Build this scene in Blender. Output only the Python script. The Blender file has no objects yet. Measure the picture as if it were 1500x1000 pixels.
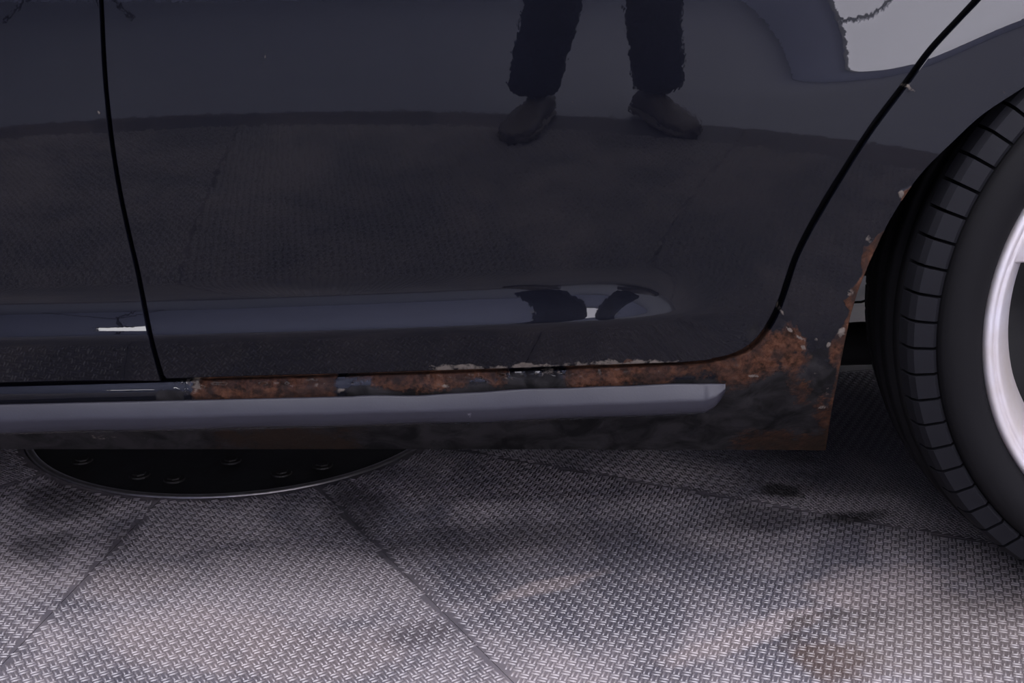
import bpy, bmesh, math, random
import numpy as np
from mathutils import Vector
random.seed(4); RNG = np.random.default_rng(7)
scn = bpy.context.scene
col = scn.collection
R = math.radians
# ------------------------------------------------------------------ camera
CAM_Z, CAM_D, F, PITCH = 0.598, 1.016, 1700.0, R(16.8)
cam = bpy.data.cameras.new('camera'); cam_o = bpy.data.objects.new('camera', cam); col.objects.link(cam_o)
cam.sensor_width = 36.0; cam.lens = 36.0 * F / 1500.0; cam.clip_start = 0.01
cam_o.location = (0, -CAM_D, CAM_Z); cam_o.rotation_euler = (math.pi/2 - PITCH, 0, 0)
scn.camera = cam_o
scn.view_settings.view_transform = 'Standard'; scn.view_settings.look = 'None'
scn.view_settings.gamma = 1; scn.view_settings.use_curve_mapping = False
scn.view_settings.exposure = 0.0
# ------------------------------------------------------------------ world
w = bpy.data.worlds.new('world'); scn.world = w; w.use_nodes = True
w.node_tree.nodes['Background'].inputs[0].default_value = (0.5, 0.55, 0.75, 1)
w.node_tree.nodes['Background'].inputs[1].default_value = 0.03
SOFTBOX_L = 6.0

# ------------------------------------------------------------------ helpers
def tag(o, label=None, cat=None, group=None, kind=None):
    if label: o['label'] = label
    if cat: o['category'] = cat
    if group: o['group'] = group
    if kind: o['kind'] = kind
    return o
def empty(name, loc=(0, 0, 0)):
    o = bpy.data.objects.new(name, None); o.location = loc; o.empty_display_size = .1; col.objects.link(o); return o
def link(name, me, mat, parent=None, smooth=False):
    o = bpy.data.objects.new(name, me); col.objects.link(o)
    if mat is not None: me.materials.append(mat)
    if parent is not None:
        o.parent = parent
        base = Vector((0, 0, 0)); p = parent
        while p: base += p.location; p = p.parent
        o.location = -base
    if smooth:
        me.polygons.foreach_set('use_smooth', [True]*len(me.polygons))
    return o
def mesh(name, V, Fc):
    me = bpy.data.meshes.new(name); me.from_pydata([tuple(map(float, v)) for v in V], [], [tuple(int(i) for i in f) for f in Fc]); me.update(); return me
def bm_obj(name, bm, mat, parent=None, smooth=False, bevel=0):
    if bevel:
        bmesh.ops.bevel(bm, geom=[e for e in bm.edges], offset=bevel, segments=2, affect='EDGES', clamp_overlap=True)
    bmesh.ops.recalc_face_normals(bm, faces=bm.faces)
    me = bpy.data.meshes.new(name); bm.to_mesh(me); bm.free()
    return link(name, me, mat, parent, smooth)
def add_box(bm, a, b):
    vs = [bm.verts.new((x, y, z)) for x in (a[0], b[0]) for y in (a[1], b[1]) for z in (a[2], b[2])]
    for f in ((0,1,3,2),(4,6,7,5),(0,4,5,1),(2,3,7,6),(0,2,6,4),(1,5,7,3)): bm.faces.new([vs[i] for i in f])
def box(name, a, b, mat, parent=None, bevel=0):
    bm = bmesh.new(); add_box(bm, a, b); return bm_obj(name, bm, mat, parent, bevel=bevel)
def tube(bm, pts, r, n=10, cap=True):
    pts = [Vector(p) for p in pts]; rings = []
    for i, p in enumerate(pts):
        t = (pts[min(i+1, len(pts)-1)] - pts[max(i-1, 0)]).normalized()
        a = t.cross(Vector((0, 0, 1)))
        if a.length < 1e-3: a = t.cross(Vector((0, 1, 0)))
        a.normalize(); b = t.cross(a)
        rr = r[i] if hasattr(r, '__len__') else r
        rings.append([bm.verts.new(p + (a*math.cos(k*2*math.pi/n) + b*math.sin(k*2*math.pi/n))*rr) for k in range(n)])
    for A, B in zip(rings, rings[1:]):
        for k in range(n): bm.faces.new((A[k], A[(k+1) % n], B[(k+1) % n], B[k]))
    if cap: bm.faces.new(rings[0]); bm.faces.new(rings[-1])
def lathe_y(bm, prof, c, n=96, a0=0, a1=2*math.pi):
    """revolve (radius, y) profile about an axis along y through c"""
    full = abs(a1 - a0 - 2*math.pi) < 1e-6
    m = n if full else n + 1
    rings = [[bm.verts.new((c[0]+r*math.cos(a0+(a1-a0)*k/n), c[1]+y, c[2]+r*math.sin(a0+(a1-a0)*k/n))) for k in range(m)] for r, y in prof]
    for A, B in zip(rings, rings[1:]):
        for k in range(n if full else n):
            bm.faces.new((A[k], A[(k+1) % m], B[(k+1) % m], B[k]))
def lathe_z(bm, prof, c, n=96):
    rings = [[bm.verts.new((c[0]+r*math.cos(2*math.pi*k/n), c[1]+r*math.sin(2*math.pi*k/n), c[2]+z)) for k in range(n)] for r, z in prof]
    for A, B in zip(rings, rings[1:]):
        for k in range(n): bm.faces.new((A[k], A[(k+1) % n], B[(k+1) % n], B[k]))
    return rings
# ---- node materials
class NT:
    def __init__(s, name):
        s.m = bpy.data.materials.new(name); s.m.use_nodes = True; s.t = s.m.node_tree
        s.b = s.t.nodes['Principled BSDF']; s.out = s.t.nodes['Material Output']
    def n(s, typ, **kw):
        x = s.t.nodes.new(typ)
        for k, v in kw.items():
            if k.startswith('i_'): x.inputs[k[2:].replace('_', ' ')].default_value = v
            else: setattr(x, k, v)
        return x
    def l(s, a, b): s.t.links.new(a, b)
    def coord(s): return s.n('ShaderNodeTexCoord').outputs['Object']
    def noise(s, scale, detail=4, rough=.55, vec=None, dist=0):
        x = s.n('ShaderNodeTexNoise'); x.inputs['Scale'].default_value = scale; x.inputs['Detail'].default_value = detail
        x.inputs['Roughness'].default_value = rough; x.inputs['Distortion'].default_value = dist
        s.l(vec if vec is not None else s.coord(), x.inputs['Vector']); return x.outputs['Fac']
    def attr(s, name):
        return s.n('ShaderNodeAttribute', attribute_name=name).outputs['Fac']
    def math(s, op, a, b=None, clamp=False):
        x = s.n('ShaderNodeMath', operation=op, use_clamp=clamp)
        for i, v in enumerate((a, b)):
            if v is None: continue
            if isinstance(v, (int, float)): x.inputs[i].default_value = v
            else: s.l(v, x.inputs[i])
        return x.outputs[0]
    def ramp(s, fac, stops):
        x = s.n('ShaderNodeValToRGB'); s.l(fac, x.inputs[0]); e = x.color_ramp.elements
        while len(e) < len(stops): e.new(.5)
        for el, (p, c) in zip(e, stops): el.position = p; el.color = (c, c, c, 1) if isinstance(c, (int, float)) else (*c, 1)
        return x.outputs[0]
    def mix(s, fac, a, b):
        x = s.n('ShaderNodeMix', data_type='RGBA')
        for k, v in (('Factor', fac), ('A', a), ('B', b)):
            sock = [i for i in x.inputs if i.name == k and (i.type == 'RGBA' or (k == 'Factor' and i.type == 'VALUE'))][0]
            if isinstance(v, tuple): sock.default_value = (*v, 1)
            elif isinstance(v, (int, float)): sock.default_value = v
            else: s.l(v, sock)
        return [o for o in x.outputs if o.type == 'RGBA'][0]
    def mixf(s, fac, a, b):
        x = s.n('ShaderNodeMix', data_type='FLOAT')
        for i, v in zip((0, 2, 3), (fac, a, b)):
            if isinstance(v, (int, float)): x.inputs[i].default_value = v
            else: s.l(v, x.inputs[i])
        return x.outputs[0]
    def bump(s, h, strength, dist, normal=None):
        x = s.n('ShaderNodeBump'); x.inputs['Strength'].default_value = strength; x.inputs['Distance'].default_value = dist
        s.l(h, x.inputs['Height'])
        if normal is not None: s.l(normal, x.inputs['Normal'])
        return x.outputs[0]
    def set(s, **kw):
        names = dict(color='Base Color', rough='Roughness', metal='Metallic', coat='Coat Weight', coatrough='Coat Roughness', spec='Specular IOR Level',
                     normal='Normal', coatnormal='Coat Normal', em='Emission Color', ems='Emission Strength', ior='IOR', coatior='Coat IOR')
        for k, v in kw.items():
            i = s.b.inputs[names[k]]
            if isinstance(v, tuple): i.default_value = (*v, 1)
            elif isinstance(v, (int, float)): i.default_value = v
            else: s.l(v, i)
        return s.m
def plain(name, color, rough=.5, metal=0, scale=30, var=.15, bump=0, spec=.5):
    t = NT(name); nz = t.noise(scale)
    t.set(color=t.mix(nz, tuple(c*(1-var) for c in color), tuple(min(1, c*(1+var)) for c in color)), rough=rough, metal=metal, spec=spec)
    if bump: t.set(normal=t.bump(nz, .4, bump))
    return t.m
def emit(name, color, strength):
    t = NT(name); return t.set(color=(.8, .8, .8), em=color, ems=strength)

# ---- paint with wear masks read from mesh attributes (rust / dark undercoat / pale primer)
def make_paint(name, worn):
    t = NT(name); co = t.coord()
    flake = t.noise(900, 2, .5, co)
    base = t.mix(flake, (.0014, .0015, .0034), (.0030, .0033, .0066))
    peel = t.noise(160, 2, .4, co)
    pn = t.bump(peel, .0095, .002)
    rough = .42; coat = 1.0; nrm = None
    if worn:
        fine = t.noise(190, 6, .65, co); mid = t.noise(55, 5, .6, co, .6)
        nz = t.math('ADD', t.math('MULTIPLY', fine, .5), t.math('MULTIPLY', mid, .5))
        nz2 = t.ramp(t.noise(28, 6, .65, co, .8), [(.38, 0), (.62, 1)])
        nz = t.math('SUBTRACT', nz, .5)
        def mask(a, amt=1.6, lo=.44, hi=.56):
            return t.ramp(t.math('ADD', t.attr(a), t.math('MULTIPLY', nz, amt)), [(lo, 0), (hi, 1)])
        dk, ru, pa = mask('dark', 1.3, .36, .64), mask('rust', 1.8, .38, .64), mask('pale', 2.2, .42, .64)
        undercoat = t.mix(nz2, (.006, .0058, .006), (.026, .024, .025))
        rustc = t.ramp(t.math('ADD', t.math('MULTIPLY', fine, .55), t.math('MULTIPLY', mid, .45)),
                       [(.33, (.007, .005, .005)), (.42, (.022, .011, .007)), (.50, (.056, .024, .014)), (.58, (.086, .038, .022)), (.66, (.078, .048, .038)), (.76, (.19, .12, .085))])
        deep = t.mix(mid, (.010, .008, .007), (.026, .015, .009))
        rustc = t.mix(t.math('MULTIPLY', t.ramp(t.noise(38, 4, .6, co, 1.2), [(.40, 1), (.60, 0)]), .72), rustc, (.020, .014, .013))
        rustc = t.mix(t.attr('deep'), rustc, deep)
        palec = t.mix(fine, (.060, .052, .046), (.19, .16, .135))
        c = t.mix(dk, base, undercoat); c = t.mix(ru, c, rustc); c = t.mix(pa, c, palec)
        any_ = t.math('MAXIMUM', t.math('MAXIMUM', dk, ru), pa)
        base = c; rough = t.mixf(any_, .42, .78); coat = t.math('SUBTRACT', 1.0, t.math('MULTIPLY', any_, .88))
        nrm = t.bump(t.math('MULTIPLY', t.math('MAXIMUM', ru, pa), fine), .5, .003)
        t.set(normal=nrm)
    t.set(color=base, rough=rough, coat=coat, coatrough=.02, coatior=1.43, spec=.06, metal=.0, coatnormal=pn)
    return t.m
M_PAINT = make_paint('dark_blue_paint', False)
M_WORN = make_paint('worn_dark_blue_paint', True)
M_TRIM = None
def make_trim():
    t = NT('satin_grey_trim'); co = t.coord(); n1 = t.noise(25, 5, .6, co); n2 = t.noise(500, 2, .5, co)
    c = t.mix(n1, (.015, .0144, .0220), (.0225, .0216, .0310))
    sc = t.ramp(t.noise(90, 4, .7, co), [(.70, 0), (.74, 1)])
    c = t.mix(t.math('MULTIPLY', sc, .5), c, (.16, .15, .17))
    return t.set(color=c, rough=.48, spec=.45, normal=t.bump(n2, .12, .0006))
M_TRIM = make_trim()
M_BLACK = plain('black_plastic', (.004, .004, .0045), .7, scale=60)
M_UNDER = plain('underbody_black', (.006, .006, .0065), .85, scale=20)
def make_tyre(name, lo, hi):
    t = NT(name); co = t.coord(); n = t.noise(9, 4, .6, co); f = t.noise(400, 3, .6, co)
    return t.set(color=t.mix(n, lo, hi), rough=t.mixf(n, .6, .8), spec=.12, normal=t.bump(f, .15, .0006))
M_TYRE = make_tyre('tyre_rubber', (.0038, .0037, .0046), (.0080, .0076, .0086))
M_TREAD = make_tyre('tread_rubber', (.0065, .0065, .0085), (.013, .013, .016))
def make_alloy():
    t = NT('silver_alloy'); co = t.coord(); n = t.noise(14, 4, .6, co); f = t.noise(260, 3, .6, co)
    d = t.ramp(n, [(.35, 0), (.75, 1)])
    return t.set(color=t.mix(d, (.66, .63, .66), (.54, .48, .44)), rough=t.mixf(f, .34, .5), metal=.55, spec=.5)
M_ALLOY = make_alloy()
M_DARKMETAL = plain('dark_brake_metal', (.02, .018, .017), .6, .6)
M_STEEL = plain('worn_steel', (.30, .28, .28), .38, .9, 80, .3)
def make_hub():
    t = NT('hub_plate_black'); co = t.coord(); n = t.noise(11, 6, .7, co, .8); f = t.noise(150, 4, .7, co)
    s = t.ramp(t.noise(60, 5, .7, co), [(.66, 0), (.72, 1)])
    c = t.mix(n, (.0045, .0045, .005), (.011, .010, .010)); c = t.mix(t.math('MULTIPLY', s, .5), c, (.035, .033, .034))
    return t.set(color=c, rough=t.mixf(n, .45, .75), spec=.4, normal=t.bump(f, .3, .001))
M_HUB = make_hub()
def make_mat(name, bars):
    """dusty rubber: dark rubber, pale dust swept in patches, darker damp stains"""
    t = NT(name); co = t.n('ShaderNodeNewGeometry').outputs['Position']
    big = t.noise(2.6, 4, .55, co, .5); mid = t.noise(8, 5, .6, co, .7); fine = t.noise(120, 4, .7, co)
    dust = t.ramp(t.math('ADD', t.math('MULTIPLY', big, .55), t.math('MULTIPLY', mid, .45)), [(.42, .0), (.50, .45), (.58, 1)])
    dust = t.math('MULTIPLY', dust, t.mixf(fine, .75, 1.2))
    c = t.mix(dust, (.046, .040, .044) if not bars else (.105, .093, .099), (.135, .113, .114) if not bars else (.26, .225, .222))
    hue = t.noise(300, 1, .5, co); c = t.mix(t.math('MULTIPLY', hue, .22), c, (.10, .12, .19))
    wob = t.math('MULTIPLY', t.math('SUBTRACT', t.noise(22, 5, .65, co), .5), 1.5)
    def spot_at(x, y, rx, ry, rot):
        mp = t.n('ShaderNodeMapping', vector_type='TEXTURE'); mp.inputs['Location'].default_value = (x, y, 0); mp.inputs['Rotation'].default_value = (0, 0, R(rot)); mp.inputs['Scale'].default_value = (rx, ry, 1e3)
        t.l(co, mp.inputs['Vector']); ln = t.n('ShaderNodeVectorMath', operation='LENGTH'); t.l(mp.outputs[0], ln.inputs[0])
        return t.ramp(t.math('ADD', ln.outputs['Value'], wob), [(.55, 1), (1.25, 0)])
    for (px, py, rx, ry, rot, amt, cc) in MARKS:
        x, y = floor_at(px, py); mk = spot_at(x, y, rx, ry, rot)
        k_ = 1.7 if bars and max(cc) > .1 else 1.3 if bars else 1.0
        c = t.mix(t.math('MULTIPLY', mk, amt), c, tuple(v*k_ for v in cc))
    st = t.ramp(t.noise(5.5, 4, .6, co, 1.0), [(.66, 0), (.72, 1)])
    c = t.mix(t.math('MULTIPLY', st, .6), c, (.035, .026, .025))
    spot = t.ramp(t.noise(42, 2, .5, co), [(.775, 0), (.80, 1)])
    c = t.mix(t.math('MULTIPLY', spot, .85), c, (.012, .010, .011))
    return t.set(color=c, rough=t.mixf(dust, .30, .50) if bars else t.mixf(dust, .55, .8), spec=1.0 if bars else .3, normal=t.bump(fine, .2, .0008))
cp, sp = math.cos(PITCH), math.sin(PITCH)
def W(px, py, y):
    px, py = np.asarray(px, float), np.asarray(py, float)
    x, v = (px-750)/F, -(py-500)/F
    ry, rz = cp + sp*v, -sp + cp*v
    t = (y + CAM_D)/ry
    return x*t, np.zeros_like(t) + y, CAM_Z + rz*t
def floor_at(px, py, z=0):
    x, v = (px-750)/F, -(py-500)/F
    ry, rz = cp + sp*v, -sp + cp*v; t = (z-CAM_Z)/rz
    return x*t, -CAM_D + ry*t
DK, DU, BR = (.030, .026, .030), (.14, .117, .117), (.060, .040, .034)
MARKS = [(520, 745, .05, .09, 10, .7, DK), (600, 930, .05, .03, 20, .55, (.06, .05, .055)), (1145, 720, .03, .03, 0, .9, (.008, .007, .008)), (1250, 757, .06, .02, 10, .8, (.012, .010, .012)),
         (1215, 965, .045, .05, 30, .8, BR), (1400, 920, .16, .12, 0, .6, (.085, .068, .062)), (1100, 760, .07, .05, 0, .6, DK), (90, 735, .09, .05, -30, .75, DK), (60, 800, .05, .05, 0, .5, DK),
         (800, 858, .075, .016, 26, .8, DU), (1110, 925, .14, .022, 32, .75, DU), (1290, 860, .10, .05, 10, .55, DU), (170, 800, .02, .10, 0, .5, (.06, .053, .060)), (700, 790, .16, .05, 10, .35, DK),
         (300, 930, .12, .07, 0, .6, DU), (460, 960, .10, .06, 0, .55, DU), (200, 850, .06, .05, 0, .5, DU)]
M_MAT = make_mat('dusty_rubber_mat', False)
M_BAR = make_mat('dusty_rubber_ribs', True)
M_WALL = plain('grey_blue_wall', (.62, .65, .88), .85, scale=3, var=.06)
M_WALL2 = plain('grey_wall', (.16, .165, .20), .85, scale=3, var=.06)
M_CEIL = plain('dark_ceiling', (.16, .16, .19), .9, scale=2, var=.05)
M_FLOOR = plain('grey_epoxy_floor', (.20, .205, .25), .55, scale=6, var=.12)
M_WHITE = plain('white_housing', (.7, .7, .72), .5)
M_JEANS = None
def make_jeans():
    t = NT('dark_blue_denim'); co = t.coord(); n = t.noise(9, 4, .6, co); f = t.noise(700, 2, .6, co)
    return t.set(color=t.mix(n, (.012, .018, .045), (.03, .042, .085)), rough=.9, spec=.2, normal=t.bump(t.noise(22, 3, .6, co, 1.0), .8, .012))
M_JEANS = make_jeans()
M_SHOE = plain('brown_grey_leather', (.085, .07, .065), .6, scale=40, bump=.002)
M_SOLE = plain('shoe_rubber', (.16, .14, .13), .7)
M_JACKET = plain('charcoal_cotton', (.03, .03, .035), .9, scale=60, bump=.003)
M_SKIN = plain('skin', (.50, .30, .22), .5, scale=40, var=.06)
M_HAIR = plain('dark_hair', (.03, .02, .015), .6, scale=200, bump=.004)
M_SOFT = emit('softbox_diffuser', (.94, .92, 1.0), SOFTBOX_L)
M_SKYPANE = emit('bright_frosted_pane', (.90, .87, 1.0), 6.5)
M_SOFT2 = emit('added_wash_diffuser', (.88, .90, 1.0), 10.0)
M_LAMP = emit('floodlight_face', (.97, .96, 1.0), 14.0)
M_LAMP2 = emit('added_floodlight_face', (.97, .96, 1.0), 160.0)

# ------------------------------------------------------------------ setting: room
X0, X1, Y0, Y1, ZT = -4.6, 4.6, -4.4, 4.8, 3.3
def struct(o): o['kind'] = 'structure'; return o
struct(box('floor', (X0, Y0, -.14), (X1, Y1, -.012), M_FLOOR))
struct(box('ceiling', (X0, Y0, ZT), (X1, Y1, ZT+.1), M_CEIL))
struct(box('wall_front', (X0, Y0-.1, -.14), (X1, Y0, ZT+.1), M_WALL))
struct(box('wall_back', (X0, Y1, -.14), (X1, Y1+.1, ZT+.1), M_WALL2))
struct(box('wall_left', (X0-.1, Y0, -.14), (X0, Y1, ZT+.1), M_WALL2))
struct(box('wall_right', (X1, Y0, -.14), (X1+.1, Y1, ZT+.1), M_WALL2))
# bright window in the wall behind the camera
WX0, WX1, WZ0, WZ1 = .26, 4.3, .82, 3.2
win = empty('window_1', ((WX0+WX1)/2, Y0, WZ0)); win['kind'] = 'structure'
for i in range(3):
    a_ = WX0 + (WX1-WX0)*i/3; b_ = WX0 + (WX1-WX0)*(i+1)/3
    box('pane', (a_+.02, Y0+.004, WZ0), (b_-.02, Y0+.012, WZ1), M_SKYPANE, win)
for i in range(4):
    a_ = WX0 + (WX1-WX0)*i/3; box('window_frame', (a_-.025, Y0+.002, WZ0-.05), (a_+.025, Y0+.05, WZ1+.05), M_WHITE, win)
for z_ in (WZ0-.05, WZ1): box('window_frame', (WX0+.025, Y0+.002, z_), (WX1-.025, Y0+.045, z_+.05), M_WHITE, win)
# ceiling softboxes
def softbox(a, b, z, label, name='ceiling_softbox', mat=None):
    cx, cy = (a[0]+b[0])/2, (a[1]+b[1])/2
    e = empty(name, (cx, cy, z)); tag(e, label, 'softbox')
    box('diffuser', (a[0], a[1], z), (b[0], b[1], z+.01), mat or M_SOFT, e)
    bm = bmesh.new(); t = .025
    add_box(bm, (a[0]-t, a[1]-t, z-.02), (a[0], b[1]+t, z+.15)); add_box(bm, (b[0], a[1]-t, z-.02), (b[0]+t, b[1]+t, z+.15))
    add_box(bm, (a[0], a[1]-t, z-.02), (b[0], a[1], z+.15)); add_box(bm, (a[0], b[1], z-.02), (b[0], b[1]+t, z+.15))
    bm_obj('frame', bm, M_WHITE, e)
    box('back_panel', (a[0], a[1], z+.14), (b[0], b[1], z+.15), M_WHITE, e)
    for x in (a[0]+.2, b[0]-.2):
        for y in (a[1]+.2, b[1]-.2):
            bm = bmesh.new(); tube(bm, [(x, y, z+.15), (x, y, ZT)], .008, 8); bm_obj('suspension_rod', bm, M_STEEL, e)
softbox((-2.3, -1.9), (2.3, .7), 2.7, 'large white overhead softbox hung above the camera side of the car')
softbox((-3.6, -3.75), (3.6, -3.15), 2.85, 'long narrow overhead softbox added to brighten the wall behind the camera', mat=M_SOFT2)  # added fill source, brightens the wall mirrored in the door ridge
softbox((-2.2, 2.4), (2.2, 3.4), 2.85, 'narrow white overhead softbox added to light the floor beyond the car')  # added source out of view, lights the floor on the far side
def floodlight(x, y, z, yaw, wd, ht, label, mat, name='floodlight'):
    e = empty(name, (x, y, 0)); tag(e, label, 'lamp', 'stand floodlights')
    c, s = math.cos(yaw), math.sin(yaw)
    def P(u, v, zz): return (x + u*c - v*s, y + u*s + v*c, zz)
    def obox(nm, a, b, m):
        bm = bmesh.new(); add_box(bm, a, b)
        for vv in bm.verts: vv.co = P(*vv.co)
        return bm_obj(nm, bm, m, e)
    obox('housing', (-wd/2-.015, -.06, z-ht/2-.015), (wd/2+.015, 0, z+ht/2+.015), M_BLACK)
    obox('lamp_face', (-wd/2, 0, z-ht/2), (wd/2, .006, z+ht/2), mat)
    bm = bmesh.new(); tube(bm, [(x, y, .3), (x, y, z-ht/2-.01)], .012, 8); bm_obj('pole', bm, M_BLACK, e)
    for k in range(3):
        a = k*2*math.pi/3 + .4
        bm = bmesh.new(); tube(bm, [(x, y, .42), (x+.38*math.cos(a), y+.38*math.sin(a), -.004)], .009, 8); bm_obj('leg', bm, M_BLACK, e)
floodlight(-2.06, -3.6, .88, -.35, .28, .12, 'black stand floodlight towards the left front of the car', M_LAMP)
floodlight(2.8, 3.1, .9, math.pi-.85, .4, .3, 'made-up black stand floodlight lighting the floor under the far side of the car', M_LAMP2)  # invented lamp hidden by the car, lights the floor patch behind the wheel

# ------------------------------------------------------------------ turntable
TC = np.array([-.665*CAM_Z, 2.704*CAM_Z - CAM_D]); HUB_R = .495*CAM_Z; TT_R = 2.08
tt = empty('turntable', (TC[0], TC[1], -.012)); tag(tt, 'round car turntable covered with dusty ribbed rubber mats around a black centre plate', 'turntable')
bm = bmesh.new()
lathe_z(bm, [(HUB_R+.02, -.003), (TT_R, -.003), (TT_R+.012, -.003), (TT_R+.012, -.0125)], (TC[0], TC[1], 0), 128)
bm_obj('deck_base', bm, M_DARKMETAL, tt)
SEAM0 = -24.4
ORI = {0: -19, 1: 34, 2: 3, 3: -33, 9: 17}   # rib direction per sector, degrees
CELL, BL, BW, BH, SHEAR = .0087, .0082, .0015, .00095, 0.
def bars_for(poly_test, ang, x0, x1, y0, y1):
    a = R(ang); ca, sa = math.cos(a), math.sin(a)
    cx, cy = (x0+x1)/2, (y0+y1)/2; rad = math.hypot(x1-x0, y1-y0)/2
    n = int(rad/CELL)+2
    I, J = np.meshgrid(np.arange(-n, n+1), np.arange(-n, n+1)); I = I.ravel(); J = J.ravel()
    u, v = I*CELL, J*CELL + (I*SHEAR) % (2*CELL)
    px, py = cx + u*ca - v*sa, cy + u*sa + v*ca
    ok = (px > x0) & (px < x1) & (py > y0) & (py < y1) & poly_test(px, py)
    I, J, px, py = I[ok], J[ok], px[ok], py[ok]
    V = []
    par = ((I+J) % 2).astype(bool)
    for sgn in (-1, 1):
        # bar axis along u when par else along v
        off = sgn*CELL*.25
        for top, (l, wd, z) in enumerate(((BL, BW*1.25, 0), (BL*.92, BW*.34, BH))):
            for (sl, sw) in ((-1, -1), (1, -1), (1, 1), (-1, 1)):
                lu = np.where(par, sl*l/2, off + sw*wd/2); lv = np.where(par, off + sw*wd/2, sl*l/2)
                lv2 = np.where(par, lv, -lv); 
                V.append(np.stack([px + lu*ca - lv2*sa, py + lu*sa + lv2*ca, np.full_like(px, z)], 1))
    m = len(px); V = np.array(V).reshape(2, 8, m, 3).transpose(2, 0, 1, 3).reshape(-1, 3)   # cell, bar, vert
    nb = 2*m; base = (np.arange(nb)*8)[:, None, None]
    q = np.array([[4,5,6,7],[0,1,5,4],[1,2,6,5],[2,3,7,6],[3,0,4,7]])[None]
    return V, (base + q).reshape(-1, 4), nb
def big_mesh(name, V, Q):
    me = bpy.data.meshes.new(name)
    me.vertices.add(len(V)); me.vertices.foreach_set('co', V.astype(np.float32).ravel())
    me.loops.add(Q.size); me.loops.foreach_set('vertex_index', Q.astype(np.int32).ravel())
    me.polygons.add(len(Q)); me.polygons.foreach_set('loop_start', np.arange(0, Q.size, 4, dtype=np.int32))
    me.polygons.foreach_set('loop_total', np.full(len(Q), 4, dtype=np.int32))
    me.update(calc_edges=True); me.validate(); return me
GAPM = .0004
for k in range(10):
    a1 = R(SEAM0 - 36*k); a0 = a1 - R(36)
    # slab outline
    n = 24; V = []; Fc = []
    for i in range(n+1):
        a = a0 + (a1-a0)*i/n
        for r in (HUB_R+.009, TT_R):
            da = GAPM/r*(1 if i == 0 else -1 if i == n else 0)
            for z in (0, -.006): V.append((TC[0]+r*math.cos(a+da), TC[1]+r*math.sin(a+da), z))
    for i in range(n):
        b = 4*i; c = b+4
        Fc += [(b, b+2, c+2, c), (b+2, b+3, c+3, c+2), (b+1, b, c, c+1), (b+3, b+1, c+1, c+3)]
    Fc += [(0, 1, 3, 2), (4*n, 4*n+2, 4*n+3, 4*n+1)]
    slab = link('mat_panel', mesh('mat_panel', V, Fc), M_MAT, tt)
    if k in ORI:
        nl0 = np.array([-math.sin(a0), math.cos(a0)]); nl1 = np.array([math.sin(a1), -math.cos(a1)])
        def test(px, py):
            dx, dy = px-TC[0], py-TC[1]; rr = np.hypot(dx, dy)
            return (dx*nl0[0]+dy*nl0[1] > .0034) & (dx*nl1[0]+dy*nl1[1] > .0034) & (rr > HUB_R+.017) & (rr < 1.95)
        V, Q, nb = bars_for(test, ORI[k], -1.25, 1.35, -1.4, 1.35 if k == 9 else .75)
        o = link('tread_ribs', big_mesh('tread_ribs', V, Q), M_BAR, slab); o['kind'] = 'stuff'
hub = empty('centre_plate', (0, 0, 0)); hub.parent = tt
bm = bmesh.new(); rr = lathe_z(bm, [(HUB_R-.004, -.006), (HUB_R-.006, -.004), (.001, -.004)], (TC[0], TC[1], 0), 96)
hubm = bm_obj('centre_plate', bm, M_HUB, tt)
bpy.data.objects.remove(hub); hubm.name = 'centre_plate'
bm = bmesh.new(); lathe_z(bm, [(HUB_R-.003, -.01), (HUB_R-.003, .0006), (HUB_R-.001, .0016), (HUB_R+.004, .0016), (HUB_R+.0065, .0004), (HUB_R+.0065, -.01)], (TC[0], TC[1], 0), 160)
bm_obj('steel_ring', bm, M_STEEL, tt, smooth=True)

# ------------------------------------------------------------------ pixel rays -> world (used only to lay out outlines on the body surface)
bm0 = bmesh.new(); bmesh.ops.create_cone(bm0, cap_ends=True, segments=6, radius1=.009, radius2=.0085, depth=.006)
bmesh.ops.create_cone(bm0, cap_ends=True, segments=16, radius1=.014, radius2=.013, depth=.002)
me_bolt = bpy.data.meshes.new('bolt'); bm0.to_mesh(me_bolt); bm0.free(); me_bolt.materials.append(M_DARKMETAL)
for (px, py) in ((204, 693), (255, 699), (412, 690), (472, 679), (338, 672), (120, 672)):
    x, y = floor_at(px, py)
    b = bpy.data.objects.new('bolt', me_bolt); col.objects.link(b); b.parent = hubm; b.location = (x, y, -.002)

# ------------------------------------------------------------------ body surface field
def smooth(a, b, x): t = np.clip((x-a)/(b-a), 0, 1); return t*t*(3-2*t)
def zcrease(x): return .3085 + .0371*x
wt = np.arange(-.30, .75, .0005)
alpha = np.interp(wt, [-.3, .10, .17, .30, .45, .75], [9.5, 9.5, 7.6, 3.4, 1.0, -6.0])
yb = np.concatenate([[0], np.cumsum(-np.tan(np.radians((alpha[1:]+alpha[:-1])/2))*.0005)])
yb -= np.interp(0, wt, yb)
k = np.exp(-.5*(np.arange(-40, 41)*.0005/.006)**2); k /= k.sum()
yb = np.convolve(np.pad(yb, 40, mode='reflect', reflect_type='odd'), k, 'valid')
BUMP = .0120
rid = np.where(wt >= 0, np.clip(1 - wt/.047, 0, 1)**1.8, np.clip(1 + wt/.060, 0, 1))*BUMP
k = np.exp(-.5*(np.arange(-30, 31)*.0005/.0022)**2); k /= k.sum()
rid = np.convolve(np.pad(rid, 30), k, 'valid')
rock = np.interp(wt, [-.3, -.17, -.15, -.132, -.112, -.095, -.080, -.070, -.062, -.055, -.047, -.03, .8],
                 [.14, .066, .050, .034, .019, .010, .004, .001, .0005, .004, .010, .0, 0])
k = np.exp(-.5*(np.arange(-30, 31)*.0005/.003)**2); k /= k.sum()
rock = np.convolve(np.pad(rock, 30, mode='edge'), k, 'valid')
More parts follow.
